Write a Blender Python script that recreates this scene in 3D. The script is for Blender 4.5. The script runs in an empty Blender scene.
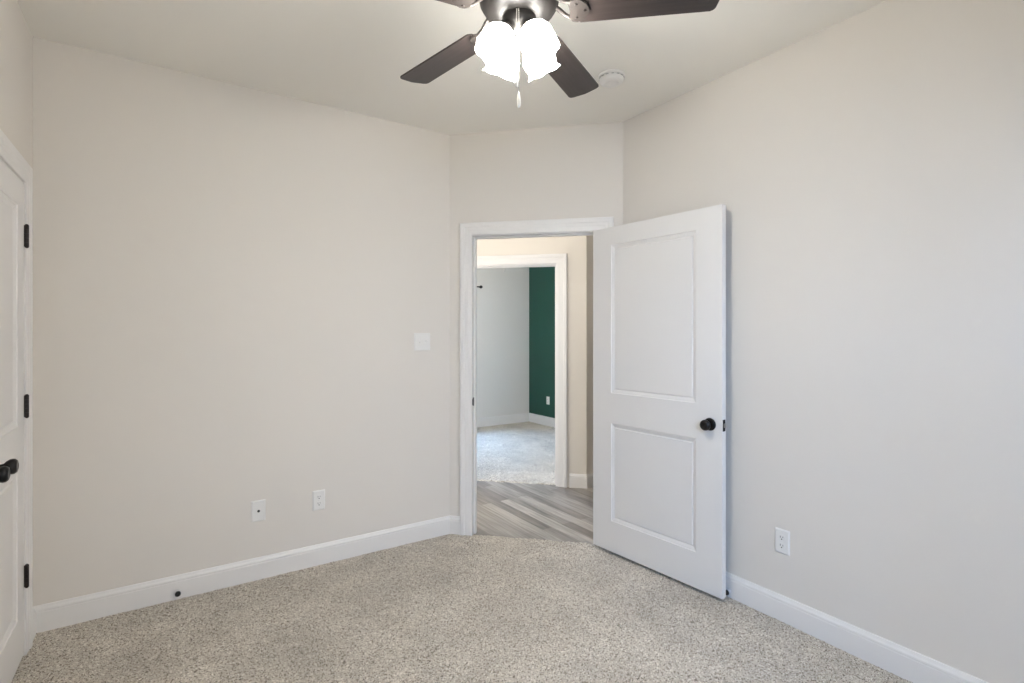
import bpy, bmesh, math, random
import numpy as np
from mathutils import Vector, Matrix
PI = math.pi
S2 = math.sqrt(.5)
C = bpy.context.scene.collection
sc = bpy.context.scene

# ------------------------------------------------------------------ camera, world, daylight, exposure
H = 2.743                                   # ceiling height
D, W, A, CH = 3.2083, 2.4640, .4988, .8283  # left wall plane, right wall plane, closet wall plane, chamfer
BK = -.42                                   # wall behind the camera
TH = .115
YAW = 56.111
cam = bpy.data.cameras.new('camera')
cam.sensor_width = 36
cam.lens = 518.857 / 1024 * 36
cam.shift_y = -8.67 / 1024
cam.clip_start = .02
cam_o = bpy.data.objects.new('camera', cam)
C.objects.link(cam_o)
cam_o.location = (0, 0, 1.38)
cam_o.rotation_euler = (PI / 2, 0, math.radians(YAW - 90))
sc.camera = cam_o

world = bpy.data.worlds.new('world')
sc.world = world
world.use_nodes = True
wn = world.node_tree
bg = wn.nodes['Background']
sky = wn.nodes.new('ShaderNodeTexSky')
sky.sky_type = 'HOSEK_WILKIE'
sky.turbidity = 3
sky.sun_direction = (.2, .75, .6)
mxw = wn.nodes.new('ShaderNodeMix')      # hazy daylight: the ground half of the sky is never black
mxw.data_type = 'RGBA'
mxw.blend_type = 'LIGHTEN'
mxw.inputs[0].default_value = 1
mxw.inputs[7].default_value = (1.0, 1.12, 1.25, 1)
wn.links.new(sky.outputs[0], mxw.inputs[6])
wn.links.new(mxw.outputs[2], bg.inputs[0])
bg.inputs[1].default_value = .8

sc.view_settings.view_transform = 'Standard'
sc.view_settings.look = 'None'
sc.view_settings.gamma = 1
sc.view_settings.exposure = 0.01
sc.view_settings.use_curve_mapping = False
sc.cycles.max_bounces = 12
sc.cycles.diffuse_bounces = 8


def area(name, loc, rot, sx, sy, power, col):
    l = bpy.data.lights.new(name, 'AREA')
    l.shape = 'RECTANGLE'
    l.size, l.size_y, l.energy, l.color = sx, sy, power, col
    o = bpy.data.objects.new(name, l)
    C.objects.link(o)
    o.location, o.rotation_euler = loc, rot
    return o


# daylight through the bedroom window (behind the camera) and through the far room's window, plus added fill lamps
WIN1 = (-.10, 1.25, .62, 2.10)     # x0 x1 z0 z1 in the wall behind the camera
WIN2 = (2.05, 3.60, .55, 1.98)    # x0 x1 z0 z1 in the far room's outer wall
FY = 6.57                         # that wall
# sky light falls in at a slant: the lamps stand outside the panes, above them, and look down into the rooms
SRC, AIM = Vector((-.35, BK - 1.3, 2.05)), Vector((2.25, 1.3, .40))
area('daylight_bedroom', SRC, (AIM - SRC).to_track_quat('-Z', 'Y').to_euler(), 1.5, 1.2, 120, (.29, .55, 1.0))
ADDED_WIN4 = (1.45, 2.30, .62, 2.10)    # unseen window added beside the first to lift the low left wall
SRC, AIM = Vector((2.25, BK - 1.2, 1.85)), Vector((.55, D, .55))
area('added_fill_bedroom', SRC, (AIM - SRC).to_track_quat('-Z', 'Y').to_euler(), 1.3, 1.1, 70, (1.0, .97, .93))  # added neutral fill lamp, aimed low at the left wall
area('daylight_far_room', ((WIN2[0] + WIN2[1]) / 2, FY + 1.0, 2.25), (math.radians(-62), 0, 0), 1.8, 1.3, 285, (.28, .55, 1.0))
ADDED_WIN3 = (3.55, 4.75, .45, 2.10)     # y0 y1 z0 z1 of an unseen window added at the hall's end for even light
area('added_fill_hall', (.93, (ADDED_WIN3[0] + ADDED_WIN3[1]) / 2, (ADDED_WIN3[2] + ADDED_WIN3[3]) / 2), (0, -PI / 2, 0), ADDED_WIN3[3] - ADDED_WIN3[2] - .1, ADDED_WIN3[1] - ADDED_WIN3[0] - 0.1, 29, (1.0, .955, .885))  # added lamp at that opening, evens the brightness down the hall wall
SHADE_GLOW = 67.0
HALL_GLOW = 48.0
FAR_GLOW = 98.0


# ------------------------------------------------------------------ materials
def srgb(r, g, b):
    f = lambda c: c / 12.92 if c <= .04045 else ((c + .055) / 1.055) ** 2.4
    return (f(r / 255), f(g / 255), f(b / 255), 1)


def mat(name, col, rough=.5, metal=0, spec=.5, bump=0, bscale=200, vary=0, vscale=6):
    m = bpy.data.materials.new(name)
    m.use_nodes = True
    nt = m.node_tree
    p = nt.nodes['Principled BSDF']
    p.inputs['Base Color'].default_value = col
    p.inputs['Roughness'].default_value = rough
    p.inputs['Metallic'].default_value = metal
    p.inputs['Specular IOR Level'].default_value = spec
    tc = nt.nodes.new('ShaderNodeTexCoord')
    if bump:
        n = nt.nodes.new('ShaderNodeTexNoise')
        n.inputs['Scale'].default_value = bscale
        n.inputs['Detail'].default_value = 3
        b = nt.nodes.new('ShaderNodeBump')
        b.inputs['Strength'].default_value = bump
        b.inputs['Distance'].default_value = .002
        nt.links.new(tc.outputs['Object'], n.inputs['Vector'])
        nt.links.new(n.outputs[0], b.inputs['Height'])
        nt.links.new(b.outputs[0], p.inputs['Normal'])
    if vary:
        n = nt.nodes.new('ShaderNodeTexNoise')
        n.inputs['Scale'].default_value = vscale
        n.inputs['Detail'].default_value = 4
        r = nt.nodes.new('ShaderNodeValToRGB')
        c = Vector(col[:3])
        r.color_ramp.elements[0].position = .3
        r.color_ramp.elements[1].position = .7
        r.color_ramp.elements[0].color = (*(c * (1 - vary)), 1)
        r.color_ramp.elements[1].color = (*(c * (1 + vary)), 1)
        nt.links.new(tc.outputs['Object'], n.inputs['Vector'])
        nt.links.new(n.outputs[0], r.inputs[0])
        nt.links.new(r.outputs[0], p.inputs['Base Color'])
    return m


M_WALL = mat('wall_paint', (.70, .665, .62, 1), .75, spec=.25, bump=.12, bscale=130)
M_HALL = mat('hall_paint', (.72, .68, .62, 1), .75, spec=.25, bump=.12, bscale=130)
M_FAR = mat('grey_paint', (.72, .70, .67, 1), .75, spec=.25, bump=.12, bscale=130)
M_GREEN = mat('green_paint', (.010, .066, .046, 1), .45, spec=.4, bump=.1, bscale=130)
M_CEIL = mat('ceiling_paint', (.82, .80, .755, 1), .85, spec=.15, bump=.15, bscale=90)
M_TRIM = mat('white_trim', (.76, .745, .73, 1), .35, spec=.45)
M_DOOR = mat('white_door', (.74, .725, .71, 1), .42, spec=.4, bump=.04, bscale=260)
M_BLACK = mat('dark_bronze', (.012, .011, .011, 1), .32, metal=.55, bump=.1, bscale=80)
M_HINGE = mat('hinge_bronze', (.022, .016, .015, 1), .4, metal=.5)
M_PLATE = mat('white_plastic', (.76, .75, .73, 1), .3, spec=.5)
M_SLOT = mat('dark_slot', (.03, .03, .03, 1), .6)
M_STEEL = mat('satin_metal', (.55, .52, .48, 1), .3, metal=1)
M_FANMET = mat('fan_pewter', (.010, .0088, .0083, 1), .40, metal=.2, spec=.25, vary=.25, vscale=9)
M_FANARM = mat('fan_arm_pewter', (.026, .021, .019, 1), .48, metal=.3, spec=.4, vary=.3, vscale=30)
M_RUBBER = mat('black_rubber', (.008, .008, .008, 1), .6)
M_FOB = mat('pull_fob_nickel', (.62, .60, .57, 1), .3, metal=.5)
M_CHAIN = mat('chain_nickel', (.12, .115, .11, 1), .4, metal=1)


def wood_mat(name, c0, c1, axis, rough, s=9):
    m = bpy.data.materials.new(name)
    m.use_nodes = True
    nt = m.node_tree
    p = nt.nodes['Principled BSDF']
    p.inputs['Roughness'].default_value = rough
    tc = nt.nodes.new('ShaderNodeTexCoord')
    mp = nt.nodes.new('ShaderNodeMapping')
    sv = [s * 12, s * 12, s * 12]
    sv[axis] = s * .6
    mp.inputs['Scale'].default_value = sv
    n = nt.nodes.new('ShaderNodeTexNoise')
    n.inputs['Scale'].default_value = 1
    n.inputs['Detail'].default_value = 5
    n.inputs['Distortion'].default_value = .6
    r = nt.nodes.new('ShaderNodeValToRGB')
    r.color_ramp.elements[0].position = .32
    r.color_ramp.elements[1].position = .68
    r.color_ramp.elements[0].color = c0
    r.color_ramp.elements[1].color = c1
    nt.links.new(tc.outputs['Object'], mp.inputs[0])
    nt.links.new(mp.outputs[0], n.inputs['Vector'])
    nt.links.new(n.outputs[0], r.inputs[0])
    nt.links.new(r.outputs[0], p.inputs['Base Color'])
    return m


M_BLADE = wood_mat('dark_walnut', (.020, .014, .0125, 1), (.034, .025, .023, 1), 0, .38, 6)


def carpet_mat(name, tint):
    m = bpy.data.materials.new(name)
    m.use_nodes = True
    nt = m.node_tree
    p = nt.nodes['Principled BSDF']
    p.inputs['Roughness'].default_value = .95
    p.inputs['Specular IOR Level'].default_value = .1
    p.inputs['Sheen Weight'].default_value = .15
    tc = nt.nodes.new('ShaderNodeTexCoord')
    # yarn tufts: every little cell takes its own shade
    v = nt.nodes.new('ShaderNodeTexVoronoi')
    v.inputs['Scale'].default_value = 230
    sx = nt.nodes.new('ShaderNodeSeparateColor')
    r = nt.nodes.new('ShaderNodeValToRGB')
    e = r.color_ramp.elements
    t = Vector(tint)
    cols = [(0, (.13, .105, .085)), (.14, (.30, .255, .21)), (.26, (.54, .49, .43)), (.74, (.63, .58, .52)), (1, (.92, .88, .83))]
    e[0].position, e[0].color = cols[0][0], (*[a * b for a, b in zip(cols[0][1], t)], 1)
    e[1].position, e[1].color = cols[-1][0], (*[a * b for a, b in zip(cols[-1][1], t)], 1)
    for q, c in cols[1:-1]:
        k = e.new(q)
        k.color = (*[a * b for a, b in zip(c, t)], 1)
    # wider mottling of the pile lying in different directions
    n = nt.nodes.new('ShaderNodeTexNoise')
    n.inputs['Scale'].default_value = 3.2
    n.inputs['Detail'].default_value = 6
    n.inputs['Roughness'].default_value = .6
    mr = nt.nodes.new('ShaderNodeMapRange')
    mr.inputs['From Min'].default_value = .3
    mr.inputs['From Max'].default_value = .7
    mr.inputs['To Min'].default_value = .80
    mr.inputs['To Max'].default_value = 1.10
    mx = nt.nodes.new('ShaderNodeMix')
    mx.data_type = 'RGBA'
    mx.blend_type = 'MULTIPLY'
    mx.inputs[0].default_value = 1
    n2 = nt.nodes.new('ShaderNodeTexNoise')
    n2.inputs['Scale'].default_value = 420
    n2.inputs['Detail'].default_value = 2
    b = nt.nodes.new('ShaderNodeBump')
    b.inputs['Strength'].default_value = .8
    b.inputs['Distance'].default_value = .004
    L = nt.links.new
    L(tc.outputs['Object'], v.inputs['Vector'])
    L(tc.outputs['Object'], n.inputs['Vector'])
    L(tc.outputs['Object'], n2.inputs['Vector'])
    L(v.outputs['Color'], sx.inputs[0])
    L(sx.outputs[0], r.inputs[0])
    L(n.outputs[0], mr.inputs[0])
    L(r.outputs[0], mx.inputs[6])
    L(mr.outputs[0], mx.inputs[7])
    L(mx.outputs[2], p.inputs['Base Color'])
    L(n2.outputs[0], b.inputs['Height'])
    L(b.outputs[0], p.inputs['Normal'])
    return m


M_CARPET = carpet_mat('greige_carpet', (.98, .972, .93))


def plank_mat():
    m = bpy.data.materials.new('grey_plank')
    m.use_nodes = True
    nt = m.node_tree
    p = nt.nodes['Principled BSDF']
    p.inputs['Roughness'].default_value = .34
    tc = nt.nodes.new('ShaderNodeTexCoord')
    mp = nt.nodes.new('ShaderNodeMapping')
    mp.inputs['Rotation'].default_value = (0, 0, PI / 2)
    mp.inputs['Location'].default_value = (.31, .07, 0)
    br = nt.nodes.new('ShaderNodeTexBrick')
    br.offset = .37
    br.inputs['Scale'].default_value = 1
    br.inputs['Brick Width'].default_value = 1.1
    br.inputs['Row Height'].default_value = .088
    br.inputs['Mortar Size'].default_value = .0012
    br.inputs['Color1'].default_value = (0, 0, 0, 1)
    br.inputs['Color2'].default_value = (1, 1, 1, 1)
    br.inputs['Mortar'].default_value = (.05, .05, .05, 1)
    r = nt.nodes.new('ShaderNodeValToRGB')
    e = r.color_ramp.elements
    e[0].color = (.17, .15, .132, 1)
    e[1].color = (.40, .37, .335, 1)
    mp2 = nt.nodes.new('ShaderNodeMapping')
    mp2.inputs['Scale'].default_value = (42, 2.6, 1)
    n = nt.nodes.new('ShaderNodeTexNoise')
    n.inputs['Scale'].default_value = 1
    n.inputs['Detail'].default_value = 6
    n.inputs['Distortion'].default_value = .8
    mr = nt.nodes.new('ShaderNodeMapRange')
    mr.inputs['From Min'].default_value = .25
    mr.inputs['From Max'].default_value = .75
    mr.inputs['To Min'].default_value = .60
    mr.inputs['To Max'].default_value = 1.32
    mx = nt.nodes.new('ShaderNodeMix')
    mx.data_type = 'RGBA'
    mx.blend_type = 'MULTIPLY'
    mx.inputs[0].default_value = 1
    L = nt.links.new
    L(tc.outputs['Object'], mp.inputs[0])
    L(mp.outputs[0], br.inputs['Vector'])
    L(br.outputs['Color'], r.inputs[0])
    L(tc.outputs['Object'], mp2.inputs[0])
    L(mp2.outputs[0], n.inputs['Vector'])
    L(n.outputs[0], mr.inputs[0])
    L(r.outputs[0], mx.inputs[6])
    L(mr.outputs[0], mx.inputs[7])
    L(mx.outputs[2], p.inputs['Base Color'])
    return m


M_PLANK = plank_mat()


def glow_mat(name, col, strength):
    m = bpy.data.materials.new(name)
    m.use_nodes = True
    p = m.node_tree.nodes['Principled BSDF']
    p.inputs['Base Color'].default_value = (.9, .88, .84, 1)
    p.inputs['Roughness'].default_value = .35
    p.inputs['Emission Color'].default_value = col
    p.inputs['Emission Strength'].default_value = strength
    return m


M_GLOW = glow_mat('lit_frosted_glass', (1, .975, .905, 1), SHADE_GLOW)
M_FARGLOW = glow_mat('added_glow_glass_far', (1, .955, .90, 1), FAR_GLOW)  # glow added to the unseen far fan to brighten the grey wall
M_HALLGLOW = glow_mat('lit_opal_dome', (1, .965, .91, 1), HALL_GLOW)


def pane_mat():
    m = bpy.data.materials.new('window_glass')
    m.use_nodes = True
    nt = m.node_tree
    nt.nodes.remove(nt.nodes['Principled BSDF'])
    t = nt.nodes.new('ShaderNodeBsdfTransparent')
    g = nt.nodes.new('ShaderNodeBsdfGlossy')
    g.inputs['Roughness'].default_value = .02
    x = nt.nodes.new('ShaderNodeMixShader')
    x.inputs[0].default_value = .08
    nt.links.new(t.outputs[0], x.inputs[1])
    nt.links.new(g.outputs[0], x.inputs[2])
    nt.links.new(x.outputs[0], nt.nodes['Material Output'].inputs[0])
    return m


M_PANE = pane_mat()


# ------------------------------------------------------------------ mesh helpers
def obj(name, bm, m, parent=None, smooth=False, angle=None):
    bmesh.ops.recalc_face_normals(bm, faces=bm.faces)
    me = bpy.data.meshes.new(name)
    bm.to_mesh(me)
    bm.free()
    me.materials.append(m)
    if smooth:
        me.polygons.foreach_set('use_smooth', [True] * len(me.polygons))
        if angle:
            me.set_sharp_from_angle(angle=math.radians(angle))
    o = bpy.data.objects.new(name, me)
    C.objects.link(o)
    if parent:
        o.parent = parent
    return o


def tag(o, label=None, cat=None, group=None, kind=None):
    if label:
        o['label'] = label
    if cat:
        o['category'] = cat
    if group:
        o['group'] = group
    if kind:
        o['kind'] = kind
    return o


def struct(o, label, cat):
    return tag(o, label, cat, kind='structure')


def empty(name, loc=(0, 0, 0), rz=0):
    o = bpy.data.objects.new(name, None)
    o.empty_display_size = .1
    C.objects.link(o)
    o.location = loc
    o.rotation_euler = (0, 0, rz)
    return o


def BM():
    return bmesh.new()


def add_box(bm, x0, x1, y0, y1, z0, z1, bev=0, M=None, seg=2):
    r = bmesh.ops.create_cube(bm, size=1)
    vs = r['verts']
    T = Matrix.Translation(((x0 + x1) / 2, (y0 + y1) / 2, (z0 + z1) / 2)) @ Matrix.Diagonal((x1 - x0, y1 - y0, z1 - z0, 1))
    if M is not None:
        T = M @ T
    bmesh.ops.transform(bm, matrix=T, verts=vs)
    if bev:
        es = list({e for v in vs for e in v.link_edges})
        bmesh.ops.bevel(bm, geom=es, offset=bev, segments=seg, profile=.5, affect='EDGES')


def add_lathe(bm, prof, n=32, M=None, cap=True):
    """prof: list of (radius, z)"""
    rings = []
    for r, z in prof:
        if r < 1e-6:
            rings.append([bm.verts.new((0, 0, z))])
        else:
            rings.append([bm.verts.new((r * math.cos(2 * PI * k / n), r * math.sin(2 * PI * k / n), z)) for k in range(n)])
    for a, b in zip(rings, rings[1:]):
        for k in range(n):
            j = (k + 1) % n
            if len(a) == 1 and len(b) == 1:
                continue
            if len(a) == 1:
                bm.faces.new((a[0], b[k], b[j]))
            elif len(b) == 1:
                bm.faces.new((a[k], b[0], a[j]))
            else:
                bm.faces.new((a[k], b[k], b[j], a[j]))
    if cap:
        for q in (rings[0], rings[-1]):
            if len(q) > 1:
                bm.faces.new(q)
    if M is not None:
        bmesh.ops.transform(bm, matrix=M, verts=[v for q in rings for v in q])


def add_prism(bm, pts, z0, z1, M=None):
    a = [bm.verts.new((x, y, z0)) for x, y in pts]
    b = [bm.verts.new((x, y, z1)) for x, y in pts]
    n = len(pts)
    bm.faces.new(a)
    bm.faces.new(b)
    for k in range(n):
        bm.faces.new((a[k], a[(k + 1) % n], b[(k + 1) % n], b[k]))
    if M is not None:
        bmesh.ops.transform(bm, matrix=M, verts=a + b)


def add_tube(bm, pts, rad, n=10, caps=True):
    """round tube through 3-D points; rad: number or list"""
    pts = [Vector(p) for p in pts]
    rad = rad if isinstance(rad, (list, tuple)) else [rad] * len(pts)
    rings = []
    up = None
    for i, p in enumerate(pts):
        t = (pts[min(i + 1, len(pts) - 1)] - pts[max(i - 1, 0)]).normalized()
        if up is None:
            up = Vector((0, 0, 1)) if abs(t.z) < .9 else Vector((1, 0, 0))
        u = t.cross(up).normalized()
        up = u.cross(t).normalized()
        rings.append([bm.verts.new(p + (u * math.cos(2 * PI * k / n) + up * math.sin(2 * PI * k / n)) * rad[i]) for k in range(n)])
    for a, b in zip(rings, rings[1:]):
        for k in range(n):
            bm.faces.new((a[k], a[(k + 1) % n], b[(k + 1) % n], b[k]))
    if caps:
        bm.faces.new(rings[0])
        bm.faces.new(rings[-1])


def frame(p0, p1):
    """matrix: local x runs p0 -> p1, z up, local y to the left of that direction"""
    d = (Vector((p1[0], p1[1], 0)) - Vector((p0[0], p0[1], 0))).normalized()
    n = Vector((-d.y, d.x, 0))
    return Matrix(((d.x, n.x, 0, p0[0]), (d.y, n.y, 0, p0[1]), (0, 0, 1, 0), (0, 0, 0, 1)))


def wall(name, p0, p1, m, label, t=TH, openings=(), e0=0, e1=0, z0=-.03, z1=H):
    """room face on p0 -> p1, thickness to the left of that direction"""
    M = frame(p0, p1)
    L = math.hypot(p1[0] - p0[0], p1[1] - p0[1])
    bm = BM()
    u = -e0
    for (a, b, c, d) in sorted(openings):
        add_box(bm, u, a, 0, t, z0, z1, M=M)
        if c > z0 + 1e-3:
            add_box(bm, a, b, 0, t, z0, c, M=M)
        add_box(bm, a, b, 0, t, d, z1, M=M)
        u = b
    add_box(bm, u, L + e1, 0, t, z0, z1, M=M)
    return struct(obj(name, bm, m), label, 'wall')


BASE_PROF = [(0, 0), (.014, 0), (.014, .090), (.0125, .0925), (.0125, .0955), (.0135, .0975), (.0125, .104), (.0085, .111), (.0065, .117), (.005, .121), (0, .122)]


def sweep(name, path, prof, m, side=1, z=0, parent=None):
    """profile (thickness, height) along a plan polyline with mitred corners; side: +1 room to the right of the path"""
    P = [Vector(p) for p in path]
    bm = BM()
    rows = []
    for i, p in enumerate(P):
        n0 = n1 = None
        if i > 0:
            d = (P[i] - P[i - 1]).normalized()
            n0 = Vector((d.y, -d.x)) * side
        if i < len(P) - 1:
            d = (P[i + 1] - P[i]).normalized()
            n1 = Vector((d.y, -d.x)) * side
        if n0 is None:
            mi = n1
        elif n1 is None:
            mi = n0
        else:
            mi = (n0 + n1) / (1 + n0.dot(n1))
        rows.append([bm.verts.new((p.x + mi.x * t, p.y + mi.y * t, z + h)) for t, h in prof])
    k = len(prof)
    for a, b in zip(rows, rows[1:]):
        for j in range(k):
            bm.faces.new((a[j], a[(j + 1) % k], b[(j + 1) % k], b[j]))
    bm.faces.new(rows[0])
    bm.faces.new(rows[-1])
    return obj(name, bm, m, parent)


CAS_PROF = [(0, 0), (0, .010), (.004, .012), (.030, .0125), (.034, .0145), (.050, .015), (.056, .0185), (.078, .0195), (.083, .018), (.085, .015), (.085, 0)]


def casing(name, M, u0, u1, top, m, floor=0, parent=None):
    """mitred door casing around an opening; local y = -thickness is the room side"""
    bm = BM()
    rows = []
    for q in range(4):
        row = []
        for a, t in CAS_PROF:
            u = u0 - a if q < 2 else u1 + a
            zz = floor if q in (0, 3) else top + a
            row.append(bm.verts.new((u, -t, zz)))
        rows.append(row)
    k = len(CAS_PROF)
    for a, b in zip(rows, rows[1:]):
        for j in range(k):
            bm.faces.new((a[j], a[(j + 1) % k], b[(j + 1) % k], b[j]))
    bm.faces.new(rows[0])
    bm.faces.new(rows[-1])
    bmesh.ops.transform(bm, matrix=M, verts=bm.verts)
    return obj(name, bm, m, parent)


def jamb(name, M, u0, u1, top, depth, stop0, m, parent, floor=0):
    """door lining with a stop strip; stop0: distance of the stop from the room face"""
    bm = BM()
    j = .018
    add_box(bm, u0 - j, u0, -.001, depth + .001, floor, top + j, M=M)
    add_box(bm, u1, u1 + j, -.001, depth + .001, floor, top + j, M=M)
    add_box(bm, u0, u1, -.001, depth + .001, top, top + j, M=M)
    s = .011
    add_box(bm, u0, u0 + s, stop0, stop0 + .034, floor, top, .001, M=M)
    add_box(bm, u1 - s, u1, stop0, stop0 + .034, floor, top, .001, M=M)
    add_box(bm, u0 + s, u1 - s, stop0, stop0 + .034, top - s, top, .001, M=M)
    return obj(name, bm, m, parent)


def door_leaf_bm(w, h, th, x0, x1, panels):
    """moulded panels on both faces; local x 0..w from the hinge, y 0 (visible face) .. -th (back), z 0..h"""
    bm = BM()
    rings = [(0, 0), (.003, .0045), (.009, .0060), (.023, .0125), (.026, .0120), (.030, .0080)]
    zs = [0] + [z for p in panels for z in p] + [h]
    for yf, s in ((0, -1), (-th, 1)):
        V = lambda x, z, d=0: bm.verts.new((x, yf + s * d, z))
        def quad(a0, a1, b0, b1):
            bm.faces.new((V(a0, b0), V(a1, b0), V(a1, b1), V(a0, b1)))
        quad(0, x0, 0, h)
        quad(x1, w, 0, h)
        prev = 0
        for (pz0, pz1) in panels:
            quad(x0, x1, prev, pz0)
            prev = pz1
            last = None
            for off, dep in rings:
                row = [V(x0 + off, pz0 + off, dep), V(x1 - off, pz0 + off, dep), V(x1 - off, pz1 - off, dep), V(x0 + off, pz1 - off, dep)]
                if last:
                    for k in range(4):
                        bm.faces.new((last[k], last[(k + 1) % 4], row[(k + 1) % 4], row[k]))
                last = row
            bm.faces.new(last)
        quad(x0, x1, prev, h)
    for (a, b) in (((0, 0), (w, 0)), ((w, 0), (w, h)), ((w, h), (0, h)), ((0, h), (0, 0))):
        bm.faces.new([bm.verts.new(q) for q in ((a[0], 0, a[1]), (b[0], 0, b[1]), (b[0], -th, b[1]), (a[0], -th, a[1]))])
    return bm


def finish_leaf(name, bm, m):
    """the leaf is welded along coincident edges; normals are set per shell by hand-built winding"""
    bmesh.ops.remove_doubles(bm, verts=bm.verts, dist=1e-5)
    return obj(name, bm, m)


def knob_parts(parent, x, z, y, s, label=False, neck=.040):
    """round passage knob: rosette and knob, standing off a face at local y, towards s"""
    M = Matrix.Translation((x, y, z)) @ Matrix.Rotation(-s * PI / 2, 4, 'X')
    bm = BM()
    add_lathe(bm, [(0, 0), (.0325, 0), (.0335, .003), (.032, .007), (.027, .0095), (.014, .0105), (0, .0105)], 32, M, cap=False)
    ro = obj('rosette', bm, M_BLACK, parent, True, 50)
    bm = BM()
    k = neck
    add_lathe(bm, [(0, .009), (.0125, .009), (.0115, k * .45), (.0135, k * .62), (.0215, k * .80), (.0265, k), (.0280, k + .007), (.0268, k + .014), (.0215, k + .020), (.0140, k + .0222), (.0120, k + .0212), (0, k + .0212)], 32, M, cap=False)
    kn = obj('knob', bm, M_BLACK, parent, True, 50)
    return ro, kn


# ------------------------------------------------------------------ room shell
c0 = (-A, D)            # corner closet wall / left wall
c1 = (W - CH, D)        # corner left wall / angled wall
c2 = (W, D - CH)        # corner angled wall / right wall
U = math.hypot(c2[0] - c1[0], c2[1] - c1[1])
OU0, OU1, OTOP = .164, 1.026, 2.045
MC = frame(c1, c2)      # local x along the angled wall, +y into the wall
BU = 6.62               # x + y of the hall wall with the second doorway
E0 = (3.14, BU - 3.14)  # outside corner of that wall
FX = 4.735               # green wall
X1 = 1.75               # far room's other side wall

wall('wall_left', c0, c1, M_WALL, 'long beige wall with the light switch and two wall plates', e0=TH, e1=.045)
wall('wall_angled', c1, c2, M_WALL, 'short beige wall set across the corner around the open doorway', openings=[(OU0 - .018, OU1 + .018, -.03, OTOP + .018)], e0=.045, e1=.045)
wall('wall_right', c2, (W, BK), M_WALL, 'beige wall behind the open white door', e0=.045, e1=TH)
wall('wall_back', (W, BK), (-A, BK), M_WALL, 'beige wall with a window behind the viewer', e0=0, e1=TH,
     openings=[(W - WIN1[1], W - WIN1[0], WIN1[2], WIN1[3]), (W - ADDED_WIN4[1], W - ADDED_WIN4[0], ADDED_WIN4[2], ADDED_WIN4[3])])
CY0, CY1, CTOP = 1.934, 3.003, 2.022
wall('wall_closet', (-A, BK), c0, M_WALL, 'beige wall around the white double closet doors', e0=0, e1=0,
     openings=[(CY0 - BK - .018, CY1 - BK + .018, -.03, CTOP + .018)])
bm = BM()
add_box(bm, -A - .75, -A - .70, CY0 - .2, CY1 + .2, -.03, H)
add_box(bm, -A - .75, -A - TH, CY0 - .25, CY0 - .2, -.03, H)
add_box(bm, -A - .75, -A - TH, CY1 + .2, CY1 + .25, -.03, H)
struct(obj('wall_closet_inside', bm, M_WALL), 'plain inside of the closet behind the double doors', 'wall')

# hall walls and the far room
wall('wall_hall', (1.0, BU - 1.0), E0, M_HALL, 'cream hall wall around the second doorway', e0=TH, e1=0,
     openings=[((2.345 - 1.0) / S2, (2.958 - 1.0) / S2, -.03, 2.012)])
wall('wall_hall_side', E0, (5.0, E0[1]), M_HALL, 'shaded hall wall turning away past the second doorway', e0=0, e1=TH)
wall('wall_hall_end', (1.0, D + TH), (1.0, BU - 1.0), M_HALL, 'hall end wall with an added window, out of sight past the doorway', e0=0, e1=0,
     openings=[(ADDED_WIN3[0] - D - TH, ADDED_WIN3[1] - D - TH, ADDED_WIN3[2], ADDED_WIN3[3])])
wall('wall_hall_outer', (5.0, E0[1]), (5.0, BK), M_HALL, 'outer wall of the hall out of sight', e0=0, e1=TH)
wall('wall_hall_return', (5.0, BK), (W + TH, BK), M_HALL, 'return wall of the hall out of sight', e0=0, e1=0)
wall('wall_far', (X1, FY), (FX, FY), M_FAR, 'pale grey wall of the room beyond the hall', e0=TH, e1=TH,
     openings=[(WIN2[0] - X1, WIN2[1] - X1, WIN2[2], WIN2[3])])
wall('wall_green', (FX, FY), (FX, E0[1] + TH), M_GREEN, 'dark green accent wall of the room beyond the hall', e0=0, e1=0)
wall('wall_far_side', (X1, BU + .16 - X1), (X1, FY), M_FAR, 'side wall of the far room out of sight', e0=0, e1=0)

bm = BM()
add_box(bm, -A - .9, 5.2, BK - .15, FY + .15, H, H + .1)
struct(obj('ceiling', bm, M_CEIL), 'matt off-white ceiling that the fan hangs from', 'ceiling')

# grey plank floor of the hall, running under everything
LVP = -.008
bm = BM()
add_box(bm, -A - .9, 5.2, BK - .15, FY + .15, -.06, LVP)
struct(obj('floor_hall', bm, M_PLANK), 'grey wood plank floor of the hall', 'floor')


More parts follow.
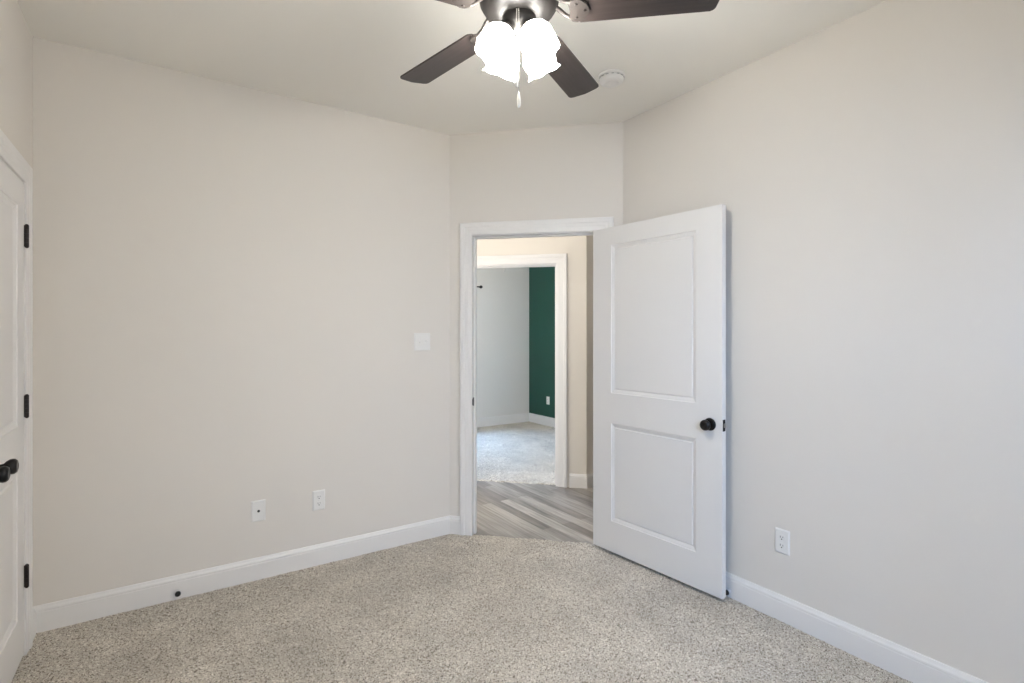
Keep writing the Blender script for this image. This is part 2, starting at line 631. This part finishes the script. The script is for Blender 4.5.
def carpet(name, x0, x1, y0, y1, step, keep, seed, amp, label):
    """pile as real relief: a fine jittered height field over a skirt, cut to the room's outline"""
    rng = np.random.default_rng(seed)
    nx, ny = int((x1 - x0) / step) + 1, int((y1 - y0) / step) + 1
    gx, gy = np.meshgrid(x0 + np.arange(nx) * step, y0 + np.arange(ny) * step, indexing='ij')
    gx = gx + rng.uniform(-.35, .35, gx.shape) * step
    gy = gy + rng.uniform(-.35, .35, gy.shape) * step
    lo = rng.normal(0, 1, (nx // 12 + 3, ny // 12 + 3))
    ix, iy = np.arange(nx) / 12, np.arange(ny) / 12
    fx, fy = ix % 1, iy % 1
    ax, ay = ix.astype(int), iy.astype(int)
    fx, fy = (fx * fx * (3 - 2 * fx))[:, None], (fy * fy * (3 - 2 * fy))[None, :]
    low = (lo[ax][:, ay] * (1 - fx) + lo[ax + 1][:, ay] * fx) * (1 - fy) + (lo[ax][:, ay + 1] * (1 - fx) + lo[ax + 1][:, ay + 1] * fx) * fy
    gz = rng.uniform(-1, 1, gx.shape) * amp + low * amp * .35
    cen = keep(gx, gy)
    gz = np.where(cen > 0, gz, LVP - .004)          # the cut edge drops to the hard floor
    co = np.stack([gx, gy, gz], -1).reshape(-1, 3)
    idx = np.arange(nx * ny).reshape(nx, ny)
    a, b, c, d = idx[:-1, :-1], idx[1:, :-1], idx[1:, 1:], idx[:-1, 1:]
    ok = (cen[:-1, :-1] > 0) | (cen[1:, :-1] > 0) | (cen[1:, 1:] > 0) | (cen[:-1, 1:] > 0)
    f = np.stack([a[ok], b[ok], c[ok], d[ok]], -1)
    used = np.unique(f)
    remap = np.full(nx * ny, -1)
    remap[used] = np.arange(len(used))
    me = bpy.data.meshes.new(name)
    me.from_pydata(co[used].tolist(), [], remap[f].tolist())
    me.materials.append(M_CARPET)
    me.polygons.foreach_set('use_smooth', [True] * len(me.polygons))
    o = bpy.data.objects.new(name, me)
    C.objects.link(o)
    return struct(o, label, 'carpet')


rgE = np.random.default_rng(3)
carpet('floor', -A - .1, W + .03, BK - .03, D + .03, .0050, lambda x, y: 4.8583 + .006 * np.sin(x * 31) + .004 * np.sin(x * 83) - x - y, 5, .0028,
       'speckled greige carpet of the bedroom')
carpet('floor_far', X1 - .05, FX + .03, E0[1] + TH - .02, FY + .03, .012, lambda x, y: x + y - (BU + .055) - .006 * np.sin(x * 60), 6, .004,
       'pale speckled carpet of the room beyond the hall')

# ------------------------------------------------------------------ baseboards
def cu(u):
    return (c1[0] + u * S2, c1[1] - u * S2)


struct(sweep('baseboard_left', [(-A, CY1 + .088), c0, c1, cu(OU0 - .085)], BASE_PROF, M_TRIM), 'white baseboard under the light switch wall', 'baseboard')
struct(sweep('baseboard_right', [cu(OU1 + .085), c2, (W, BK), (-A, BK), (-A, CY0 - .088)], BASE_PROF, M_TRIM), 'white baseboard running past the open door', 'baseboard')
hw = lambda x: (x, BU - x)
HO0, HO1 = 2.345, 2.958
struct(sweep('baseboard_hall', [hw(HO1 + .075), E0, (5.0, E0[1])], BASE_PROF, M_TRIM, z=LVP), 'white baseboard wrapping the hall corner', 'baseboard')
struct(sweep('baseboard_far', [(X1, FY), (FX, FY), (FX, E0[1] + TH)], [(t, h * 1.1) for t, h in BASE_PROF], M_TRIM), 'white baseboard under the grey and green walls', 'baseboard')

# ------------------------------------------------------------------ doorways
t1 = struct(casing('trim_1', MC, OU0, OU1, OTOP, M_TRIM, -.008), 'white moulded casing of the doorway to the hall', 'door casing')
jamb('jamb', MC, OU0, OU1, OTOP - .005, TH, .038, M_TRIM, t1, LVP)
bm = BM()
zs = .908
pts = [(OU0 + .0008, y, z) for y, z in ()]
add_box(bm, OU0 - .0005, OU0 + .0025, .004, .034, zs - .028, zs + .028, .001, M=MC)
add_box(bm, OU0 - .0005, OU0 + .0050, -.006, .004, zs - .020, zs + .020, .002, M=MC)
tag(obj('strike_plate', bm, M_BLACK, t1), 'dark bronze strike plate')

MH = frame((1.0, BU - 1.0), E0)
hu0, hu1 = (HO0 - 1) / S2, (HO1 - 1) / S2
t2 = struct(casing('trim_2', MH, hu0, hu1, 2.008, M_TRIM, LVP), 'white casing of the second doorway across the hall', 'door casing')
jamb('jamb', MH, hu0 + .018, hu1 - .018, 1.998, TH, .040, M_TRIM, t2, LVP)

MCL = frame((-A, BK), c0)
k0, k1 = CY0 - BK, CY1 - BK
t3 = struct(casing('trim_3', MCL, k0, k1, CTOP, M_TRIM, 0), 'white casing around the double closet doors', 'door casing')
jamb('jamb', MCL, k0, k1, CTOP - .004, TH, .045, M_TRIM, t3, -.008)

# ------------------------------------------------------------------ open bedroom door (door_1)
al = math.radians(139.3)
e_ = Vector((S2, -S2, 0))
n_ = Vector((-S2, -S2, 0))
pin = Vector((c1[0], c1[1], 0)) + e_ * 1.004 + n_ * .018
dd = -e_ * math.cos(al) + n_ * math.sin(al)
DW, DH, DT = .887, 2.016, .035
vis = Vector((-dd.y, dd.x, 0))
if vis.x > 0:
    vis = -vis
rz = math.atan2(dd.y, dd.x)
door_bm = door_leaf_bm(DW, DH, DT, .150, .738, [(.190, .797), (.985, 1.905)])
d1 = finish_leaf('door_1', door_bm, M_DOOR)
base = pin + vis * DT
d1.location = (base.x, base.y, .021)
# local +y must be the visible side
flip = Vector((-math.sin(rz), math.cos(rz), 0)).dot(vis)
d1.rotation_euler = (0, 0, rz)
assert flip < 0
SGN = -1      # visible face looks along local -y; the leaf is mirrored so that y=0 stays the visible face
for v in d1.data.vertices:
    v.co.y = -v.co.y
d1.data.flip_normals()
struct(d1, 'open white two-panel door with a black knob, swung back near the wall', 'door')
kz = .905 - .021
knob_parts(d1, .820, kz, 0, -1)
knob_parts(d1, .820, kz, DT, 1, neck=.014)
bm = BM()
add_box(bm, DW - .001, DW + .0015, .006, .029, kz - .030, kz + .030, .0008)
lp = tag(obj('latch_plate', bm, M_BLACK, d1), 'dark latch plate on the door edge')
bm = BM()
add_prism(bm, [(DW, .0125), (DW + .011, .0125), (DW + .011, .017), (DW + .004, .0235), (DW, .0235)], kz - .010, kz + .010)
tag(obj('latch_bolt', bm, M_STEEL, d1), 'satin metal latch bolt')


def hinge_bm(h=.089, r=.0065):
    bm = BM()
    add_lathe(bm, [(0, -.006), (.004, -.005), (r, 0), (r, h * .2), (r * .88, h * .205), (r, h * .21), (r, h * .4), (r * .88, h * .405), (r, h * .41), (r, h * .6), (r * .88, h * .605), (r, h * .61), (r, h * .8), (r * .88, h * .805), (r, h * .81), (r, h), (.004, h + .005), (0, h + .006)], 16, cap=False)
    return bm


for hz in (.22, .98, 1.75):
    bm = hinge_bm()
    bmesh.ops.translate(bm, verts=bm.verts, vec=(-.006, DT + .004, hz))
    add_box(bm, -.0025, -.0005, .004, DT, hz, hz + .089)
    tag(obj('hinge', bm, M_HINGE, d1, True, 40), 'dark bronze butt hinge')

# ------------------------------------------------------------------ closet double doors (door_2 far leaf, door_3 near leaf)
CW, CDH = .5295, 2.003
for name, hy, sgn, label in (('door_2', CY1 - .003, -1, 'white panelled closet door with three dark hinges next to the corner'),
                             ('door_3', CY0 + .003, 1, 'white panelled closet door nearer the viewer, only its knob side in view')):
    bm = door_leaf_bm(CW, CDH, DT, .113, CW - .113, [(.190, .797), (.985, 1.895)])
    o = finish_leaf(name, bm, M_DOOR)
    if sgn > 0:
        for v in o.data.vertices:
            v.co.y = -v.co.y
        o.data.flip_normals()
    o.location = (-A + .004, hy, .010)
    o.rotation_euler = (0, 0, sgn * PI / 2)
    struct(o, label, 'closet door')
    face = 0
    s = 1 if sgn < 0 else -1
    knob_parts(o, CW - .060, .893, face, s)
    for hz in (.283, 1.010, 1.738):
        bm = hinge_bm(.092, .0075)
        bmesh.ops.translate(bm, verts=bm.verts, vec=(-.003, s * .009, hz))
        add_box(bm, -.0030, -.0005, -s * .002 if s > 0 else .0, .006 if s > 0 else .002, hz, hz + .092)
        tag(obj('hinge', bm, M_HINGE, o, True, 40), 'dark bronze butt hinge')
    bm = BM()
    add_box(bm, CW - .055, CW - .020, -s * .004 if s > 0 else -.004, .010 if s > 0 else .004, CDH + .001, CDH + .007, .001)
    tag(obj('catch_plate', bm, M_BLACK, o), 'dark catch plate on the top edge')


# ------------------------------------------------------------------ windows
def window(name, M, w, z0, z1, label):
    bm = BM()
    f = .05
    for a, b, c, d in ((0, w, z0, z0 + f), (0, w, z1 - f, z1), (0, f, z0 + f, z1 - f), (w - f, w, z0 + f, z1 - f)):
        add_box(bm, a, b, .06, .10, c, d, .003, M=M)
    o = struct(obj(name, bm, M_TRIM), label, 'window')
    bm = BM()
    add_box(bm, f, w - f, .065, .095, (z0 + z1) / 2 - .02, (z0 + z1) / 2 + .02, .003, M=M)
    obj('meeting_rail', bm, M_TRIM, o)
    bm = BM()
    add_box(bm, f, w - f, .078, .082, z0 + f, z1 - f, M=M)
    obj('pane', bm, M_PANE, o)
    bm = BM()
    add_box(bm, -.06, w + .06, -.05, .06, z0 - .02, z0, .004, M=M)
    obj('sill', bm, M_TRIM, o)
    return o


window('window_1', frame((WIN1[1], BK), (WIN1[0], BK)), WIN1[1] - WIN1[0], WIN1[2], WIN1[3], 'white sash window behind the viewer')
window('window_added_bedroom', frame((ADDED_WIN4[1], BK), (ADDED_WIN4[0], BK)), ADDED_WIN4[1] - ADDED_WIN4[0], ADDED_WIN4[2], ADDED_WIN4[3], 'white sash window added for fill light behind the viewer, nearer the open door')
window('window_2', frame((WIN2[0], FY), (WIN2[1], FY)), WIN2[1] - WIN2[0], WIN2[2], WIN2[3], 'white sash window under the black curtain rod')
window('window_added_hall', frame((1.0, ADDED_WIN3[0]), (1.0, ADDED_WIN3[1])), ADDED_WIN3[1] - ADDED_WIN3[0], ADDED_WIN3[2], ADDED_WIN3[3], 'white sash window added to light the hall, unseen at its end')


# ------------------------------------------------------------------ wall plates; local x along the wall, -y out of the wall
def plate_bm(w, h, M):
    bm = BM()
    pts = [(-w / 2, 0), (-w / 2, -.0025), (-w / 2 + .006, -.0065), (w / 2 - .006, -.0065), (w / 2, -.0025), (w / 2, 0)]
    z = h / 2
    rows = []
    for zz, ins in ((-z, .004), (-z + .006, 0), (z - .006, 0), (z, .004)):
        rows.append([bm.verts.new((x, y + (ins if y < -.003 else 0), zz)) for x, y in pts])
    for a, b in zip(rows, rows[1:]):
        for k in range(len(pts)):
            j = (k + 1) % len(pts)
            bm.faces.new((a[k], a[j], b[j], b[k]))
    bm.faces.new(rows[0])
    bm.faces.new(rows[-1])
    bmesh.ops.transform(bm, matrix=M, verts=bm.verts)
    return bm


def screw(root, x, z, M):
    bm = BM()
    add_lathe(bm, [(0, 0), (.0034, 0), (.0030, .0012), (0, .0016)], 12, M @ Matrix.Translation((x, -.0064, z)) @ Matrix.Rotation(PI / 2, 4, 'X'), cap=False)
    obj('screw', bm, M_PLATE, root, True, 40)


def outlet(p, direction, z, label, group, w=.072, h=.117):
    M = Matrix.Identity(4)
    root = empty('power_outlet', (p[0], p[1], z), math.atan2(direction[1], direction[0]))
    tag(root, label, 'outlet', group)
    obj('cover_plate', plate_bm(w, h, M), M_PLATE, root)
    for s in (-1, 1):
        bm = BM()
        pts = [(.0165 * math.cos(a), .0165 * math.sin(a)) for a in [2 * PI * k / 28 for k in range(28)]]
        pts = [(x, max(-.0135, min(.0135, y))) for x, y in pts]
        add_prism(bm, pts, .004, .0080, Matrix.Translation((0, 0, s * .0195)) @ Matrix.Rotation(PI / 2, 4, 'X'))
        f = obj('receptacle', bm, M_PLATE, root)
        bm = BM()
        T = Matrix.Translation((0, 0, s * .0195))
        add_box(bm, -.0075, -.0052, -.0086, -.0078, -.0015, .0075, M=T)
        add_box(bm, .0050, .0070, -.0086, -.0078, -.0005, .0070, M=T)
        add_lathe(bm, [(0, 0), (.0030, 0), (.0030, .0008), (0, .0008)], 12, T @ Matrix.Translation((0, -.0078, -.0075)) @ Matrix.Rotation(PI / 2, 4, 'X'), cap=False)
        tag(obj('slots', bm, M_SLOT, f), 'dark plug slots')
    screw(root, 0, 0, M)
    return root


outlet((.768, D), (1, 0), .384, 'white duplex outlet low on the wall below the light switch, nearer the doorway', 'power outlets')
outlet((W, 1.342), (0, -1), .380, 'white duplex outlet low on the wall beside the open door', 'power outlets')

# coax plate
root = empty('cable_plate', (.442, D, .383), 0)
tag(root, 'white cable wall plate with a single dark jack, low on the wall nearer the closet', 'wall plate')
obj('cover_plate', plate_bm(.072, .117, Matrix.Identity(4)), M_PLATE, root)
bm = BM()
R = Matrix.Translation((.0, -.005, -.001)) @ Matrix.Rotation(PI / 2, 4, 'X')
add_lathe(bm, [(0, 0), (.0072, 0), (.0072, .003), (.0048, .003), (.0048, .010), (.0030, .010), (.0030, .006), (0, .006)], 6 * 4, R, cap=False)
tag(obj('jack', bm, M_SLOT, root, True, 30), 'dark threaded jack')
for s in (-1, 1):
    screw(root, 0, s * .042, Matrix.Identity(4))

# double light switch
root = empty('light_switch', (1.432, D, 1.321), 0)
tag(root, 'white double toggle light switch on the wall near the doorway', 'light switch')
obj('cover_plate', plate_bm(.116, .117, Matrix.Identity(4)), M_PLATE, root)
for x, up in ((-.023, -1), (.023, 1)):
    bm = BM()
    add_box(bm, x - .0052, x + .0052, -.0074, -.004, -.0125, .0125, .0006)
    T = Matrix.Translation((x, -.005, 0)) @ Matrix.Rotation(-up * math.radians(24), 4, 'X')
    add_box(bm, -.0036, .0036, -.015, .002, -.0045, .0045, .001, M=T)
    obj('toggle', bm, M_PLATE, root)
    for s in (-1, 1):
        screw(root, x, s * .030, Matrix.Identity(4))


# ------------------------------------------------------------------ door stops on the baseboards
def door_stop(p, direction, z, length, label):
    root = empty('door_stop', (p[0], p[1], z), math.atan2(direction[1], direction[0]))
    tag(root, label, 'door stop', 'baseboard door stops')
    X = Matrix.Rotation(PI / 2, 4, 'Y')
    bm = BM()
    L = length
    add_lathe(bm, [(0, 0), (.0115, 0), (.0115, .003), (.008, .006), (.0055, .008), (.0055, L - .012), (.008, L - .010), (0, L - .010)], 24, X, cap=False)
    obj('stem', bm, M_TRIM, root, True, 40)
    bm = BM()
    add_lathe(bm, [(0, L - .014), (.0105, L - .014), (.0130, L - .011), (.0130, L - .003), (.0105, L), (0, L)], 24, X, cap=False)
    tag(obj('bumper', bm, M_RUBBER, root, True, 40), 'black rubber bumper tip')


door_stop((.0615, D - .0135), (0, -1), .036, .026, 'black-tipped door stop on the baseboard below the cable plate')
door_stop((W - .0135, 1.616), (-1, 0), .031, .030, 'black door stop on the baseboard behind the free edge of the open door')

# ------------------------------------------------------------------ smoke detector
root = empty('smoke_detector', (1.972, 1.990, H))
tag(root, 'round white smoke detector on the ceiling near the fan', 'smoke detector')
bm = BM()
add_lathe(bm, [(0, 0), (.070, 0), (.071, -.006), (.069, -.012), (0, -.012)], 48, cap=False)
obj('mounting_base', bm, M_PLATE, root, True, 40)
bm = BM()
add_lathe(bm, [(0, -.012), (.060, -.012), (.060, -.016), (.064, -.018), (.064, -.026), (.057, -.036), (.040, -.041), (.030, -.0415), (.028, -.040), (0, -.040)], 48, cap=False)
obj('cover', bm, M_PLATE, root, True, 40)
bm = BM()
for k in range(14):
    a = 2 * PI * k / 14
    T = Matrix.Rotation(a, 4, 'Z') @ Matrix.Translation((.0625, 0, -.0165))
    add_box(bm, -.004, .004, -.006, .006, -.0022, .0022, M=T)
tag(obj('vent_slots', bm, mat('vent_grey', (.45, .45, .44, 1), .6), root), 'grey vent slots round the rim')
bm = BM()
add_lathe(bm, [(0, -.039), (.009, -.039), (.009, -.0435), (.008, -.0445), (0, -.0445)], 20, Matrix.Translation((.022, -.028, .002)), cap=False)
obj('test_button', bm, M_PLATE, root, True, 40)


# ------------------------------------------------------------------ ceiling fans
def shade_bm(n=48):
    """tulip glass with a ruffled lip; neck at the origin, opening along -z"""
    prof = [(.027, 0, 0), (.030, -.006, 0), (.036, -.014, 0), (.050, -.028, 0), (.062, -.045, 0), (.068, -.064, 0), (.067, -.082, .0), (.061, -.098, .002), (.0585, -.106, .002), (.062, -.115, .004), (.069, -.126, .006)]
    prof = [(r * .83, z * .82, f) for r, z, f in prof]
    bm = BM()
    rows = []
    for shell in (0, 1):
        seq = prof if shell == 0 else prof[::-1]
        for r, z, ruf in seq:
            row = []
            for k in range(n):
                a = 2 * PI * k / n
                w = math.cos(6 * a)
                rr = r + ruf * .5 * w - (.003 if shell else 0)
                row.append(bm.verts.new((rr * math.cos(a), rr * math.sin(a), z - ruf * .30 * w)))
            rows.append(row)
    for a, b in zip(rows, rows[1:] + rows[:1]):
        for k in range(n):
            j = (k + 1) % n
            bm.faces.new((a[k], a[j], b[j], b[k]))
    return bm


def ceiling_fan(loc, a0, lit, label, shade_az, tilt, n_az):
    zc = H - loc[2]                                 # ceiling above the blade plane (root at the blade plane)
    root = empty('ceiling_fan', loc)
    tag(root, label, 'ceiling fan', 'ceiling fans')
    bm = BM()
    add_lathe(bm, [(0, zc), (.070, zc), (.072, zc - .010), (.066, zc - .030), (.045, zc - .055), (.022, zc - .066), (0, zc - .066)], 40, cap=False)
    obj('canopy', bm, M_FANMET, root, True, 40)
    bm = BM()
    add_lathe(bm, [(.013, zc - .060), (.013, .16)], 20)
    obj('downrod', bm, M_FANMET, root, True, 40)
    bm = BM()
    add_lathe(bm, [(0, .190), (.030, .188), (.042, .178), (.085, .155), (.115, .125), (.128, .095), (.132, .055), (.128, .032), (.116, .012), (.096, -.003), (.070, -.010), (.062, -.012), (0, -.012)], 56, cap=False)
    obj('motor_housing', bm, M_FANMET, root, True, 40)
    bm = BM()
    add_lathe(bm, [(0, -.012), (.054, -.012), (.056, -.016), (.055, -.030), (.050, -.040), (.046, -.048), (.030, -.058), (.012, -.064), (.008, -.072), (0, -.074)], 44, cap=False)
    obj('switch_housing', bm, M_FANMET, root, True, 40)
    pitch = math.radians(-9)
    for k in range(5):
        R = Matrix.Rotation(math.radians(a0 - 72 * k), 4, 'Z')
        P = Matrix.Rotation(pitch, 4, 'X')
        bm = BM()
        # outline: narrow root, slightly wider tip with rounded corners
        pts = []
        r0, r1, h0, h1, cr = .185, .632, .060, .068, .016
        pts += [(r0 + .012, -h0), ]
        for q in range(7):
            a = -PI / 2 + q * PI / 12
            pts.append((r1 - cr - .010 + cr * math.cos(a), -h1 + cr + cr * math.sin(a)))
        pts.append((r1, 0))
        for q in range(7):
            a = q * PI / 12
            pts.append((r1 - cr - .010 + cr * math.cos(a), h1 - cr + cr * math.sin(a)))
        pts += [(r0 + .012, h0), (r0, h0 - .012), (r0, -h0 + .012)]
        add_prism(bm, pts, -.003, .003)
        bmesh.ops.bevel(bm, geom=[e for e in bm.edges if abs(e.verts[0].co.z - e.verts[1].co.z) < 1e-6], offset=.0012, segments=1, affect='EDGES')
        b = obj('blade', bm, M_BLADE, root)
        b.matrix_local = R @ P
        # blade arm: forked casting from the motor to a shield-shaped plate under the blade
        bm = BM()
        up = [(.080, 0, .046), (.105, 0, .040), (.130, 0, .022), (.150, 0, .004), (.172, 0, -.006)]
        for s in (-1, 1):
            add_tube(bm, [(x, s * (.014 + (x - .08) * .22), z) for x, y, z in up], [.0085, .008, .0075, .007, .006], 10)
        sh = [(.160, -.030), (.172, -.046), (.188, -.050), (.205, -.043), (.222, -.026), (.230, 0), (.222, .026), (.205, .043), (.188, .050), (.172, .046), (.160, .030), (.168, 0)]
        add_prism(bm, sh, -.0105, -.0034)
        bmesh.ops.bevel(bm, geom=[e for e in bm.edges if e.calc_length() > .012 and abs(e.verts[0].co.z + .0105) < 1e-5 and abs(e.verts[1].co.z + .0105) < 1e-5], offset=.0025, segments=2, affect='EDGES')
        add_box(bm, .072, .098, -.024, .024, .040, .050, .003)
        for sx, sy in ((.185, -.028), (.185, .028), (.212, 0)):
            add_lathe(bm, [(0, -.0135), (.004, -.0128), (.0055, -.0105), (0, -.0105)], 12, Matrix.Translation((sx, sy, 0)), cap=False)
        am = obj('blade_arm', bm, M_FANARM, root, True, 35)
        am.matrix_local = R @ P
    glass = M_GLOW if lit else M_FARGLOW  # the unlit case glows too, as added light for the far room
    for k in range(n_az):
        az = math.radians(shade_az + 360 / n_az * k)
        R = Matrix.Rotation(az, 4, 'Z')
        # arm and socket cup
        bm = BM()
        add_tube(bm, [(.030, 0, -.040), (.040, 0, -.042), (.047, 0, -.050), (.051, 0, -.061)], .0085, 10)
        T = Matrix.Translation((.051, 0, -.061)) @ Matrix.Rotation(math.radians(-tilt), 4, 'Y')
        add_lathe(bm, [(0, .010), (.016, .008), (.027, -.002), (.028, -.014), (.023, -.016), (0, -.016)], 24, T, cap=False)
        h = obj('lamp_holder', bm, M_FANMET, root, True, 40)
        h.matrix_local = R
        bm = shade_bm()
        bmesh.ops.transform(bm, matrix=T @ Matrix.Translation((0, 0, -.010)), verts=bm.verts)
        s = obj('lamp_shade', bm, glass, root, True)
        s.matrix_local = R
        bm = BM()
        add_lathe(bm, [(0, -.020), (.012, -.020), (.013, -.036), (.023, -.054), (.026, -.068), (.022, -.082), (.011, -.091), (0, -.093)], 20, T, cap=False)
        b = obj('bulb', bm, glass, root, True)
        b.parent = s
    # pull chains with fobs, hanging on the side towards the doorway-facing camera
    for (cx, cy, top, bot) in ((-.041, -.046, -.020, -.268), (-.037, -.052, -.020, -.334)):
        bm = BM()
        z = top
        add_tube(bm, [(cx * .9, cy * .9, top), (cx, cy, top - .004), (cx, cy, bot + .05)], .0010, 6)
        while z > bot + .05:
            bmesh.ops.create_icosphere(bm, subdivisions=1, radius=.0022, matrix=Matrix.Translation((cx, cy, z)))
            z -= .0062
        ch = obj('pull_chain', bm, M_CHAIN, root, True, 40)
        bm = BM()
        add_lathe(bm, [(0, .052), (.0025, .050), (.003, .044), (.0055, .030), (.0065, .014), (.005, .004), (.0025, 0), (0, 0)], 16, Matrix.Translation((cx, cy, bot)), cap=False)
        obj('fob', bm, M_FOB, ch, True, 40)
    return root


FAN = (.9645, 1.394, 2.42)
view_az = math.degrees(math.atan2(FAN[1], FAN[0]))
ceiling_fan(FAN, 100.2, True, 'bronze ceiling fan with dark blades and four lit tulip lamp shades', view_az + 39, 31, 4)
ceiling_fan((3.26, 5.0, 2.405), 60, False, 'ceiling fan of the room beyond the hall, only its pull chain tip in view', view_az + 20, 33, 4)

# ------------------------------------------------------------------ hall and far room details
root = empty('ceiling_light', (2.12, 3.02, H))
tag(root, 'round flush ceiling light of the hall, out of view above the doorway', 'ceiling light')
bm = BM()
add_lathe(bm, [(0, 0), (.150, 0), (.152, -.012), (.146, -.022), (0, -.022)], 40, cap=False)
obj('pan', bm, M_FANMET, root, True, 40)
bm = BM()
add_lathe(bm, [(.140, -.022), (.138, -.040), (.122, -.064), (.090, -.082), (.045, -.092), (0, -.094)], 40, cap=False)
obj('dome', bm, M_HALLGLOW, root, True, 40)

o = outlet((FX, 6.09), (0, -1), .376, 'white outlet on the dark green wall beyond the hall', 'power outlets')

root = empty('curtain_rod', (0, 0, 0))
tag(root, 'black curtain rod with a finial on the grey wall beyond the hall', 'curtain rod')
ry, rzz = FY - .075, 2.045
bm = BM()
add_tube(bm, [(1.90, ry, rzz), (3.785, ry, rzz)], .009, 14)
obj('rod', bm, M_BLACK, root, True, 40)
for x, s in ((3.785, 1), (1.90, -1)):
    bm = BM()
    add_lathe(bm, [(0, 0), (.012, 0), (.012, .006), (.008, .010), (.016, .018), (.0235, .030), (.0235, .040), (.016, .054), (0, .058)], 20, Matrix.Translation((x, ry, rzz)) @ Matrix.Rotation(s * PI / 2, 4, 'Y'), cap=False)
    obj('finial', bm, M_BLACK, root, True, 40)
for x in (3.66, 2.0):
    bm = BM()
    add_tube(bm, [(x, FY, rzz), (x, ry, rzz)], .006, 10)
    add_box(bm, x - .012, x + .012, FY - .004, FY, rzz - .035, rzz + .035, .001)
    obj('bracket', bm, M_BLACK, root, True, 40)
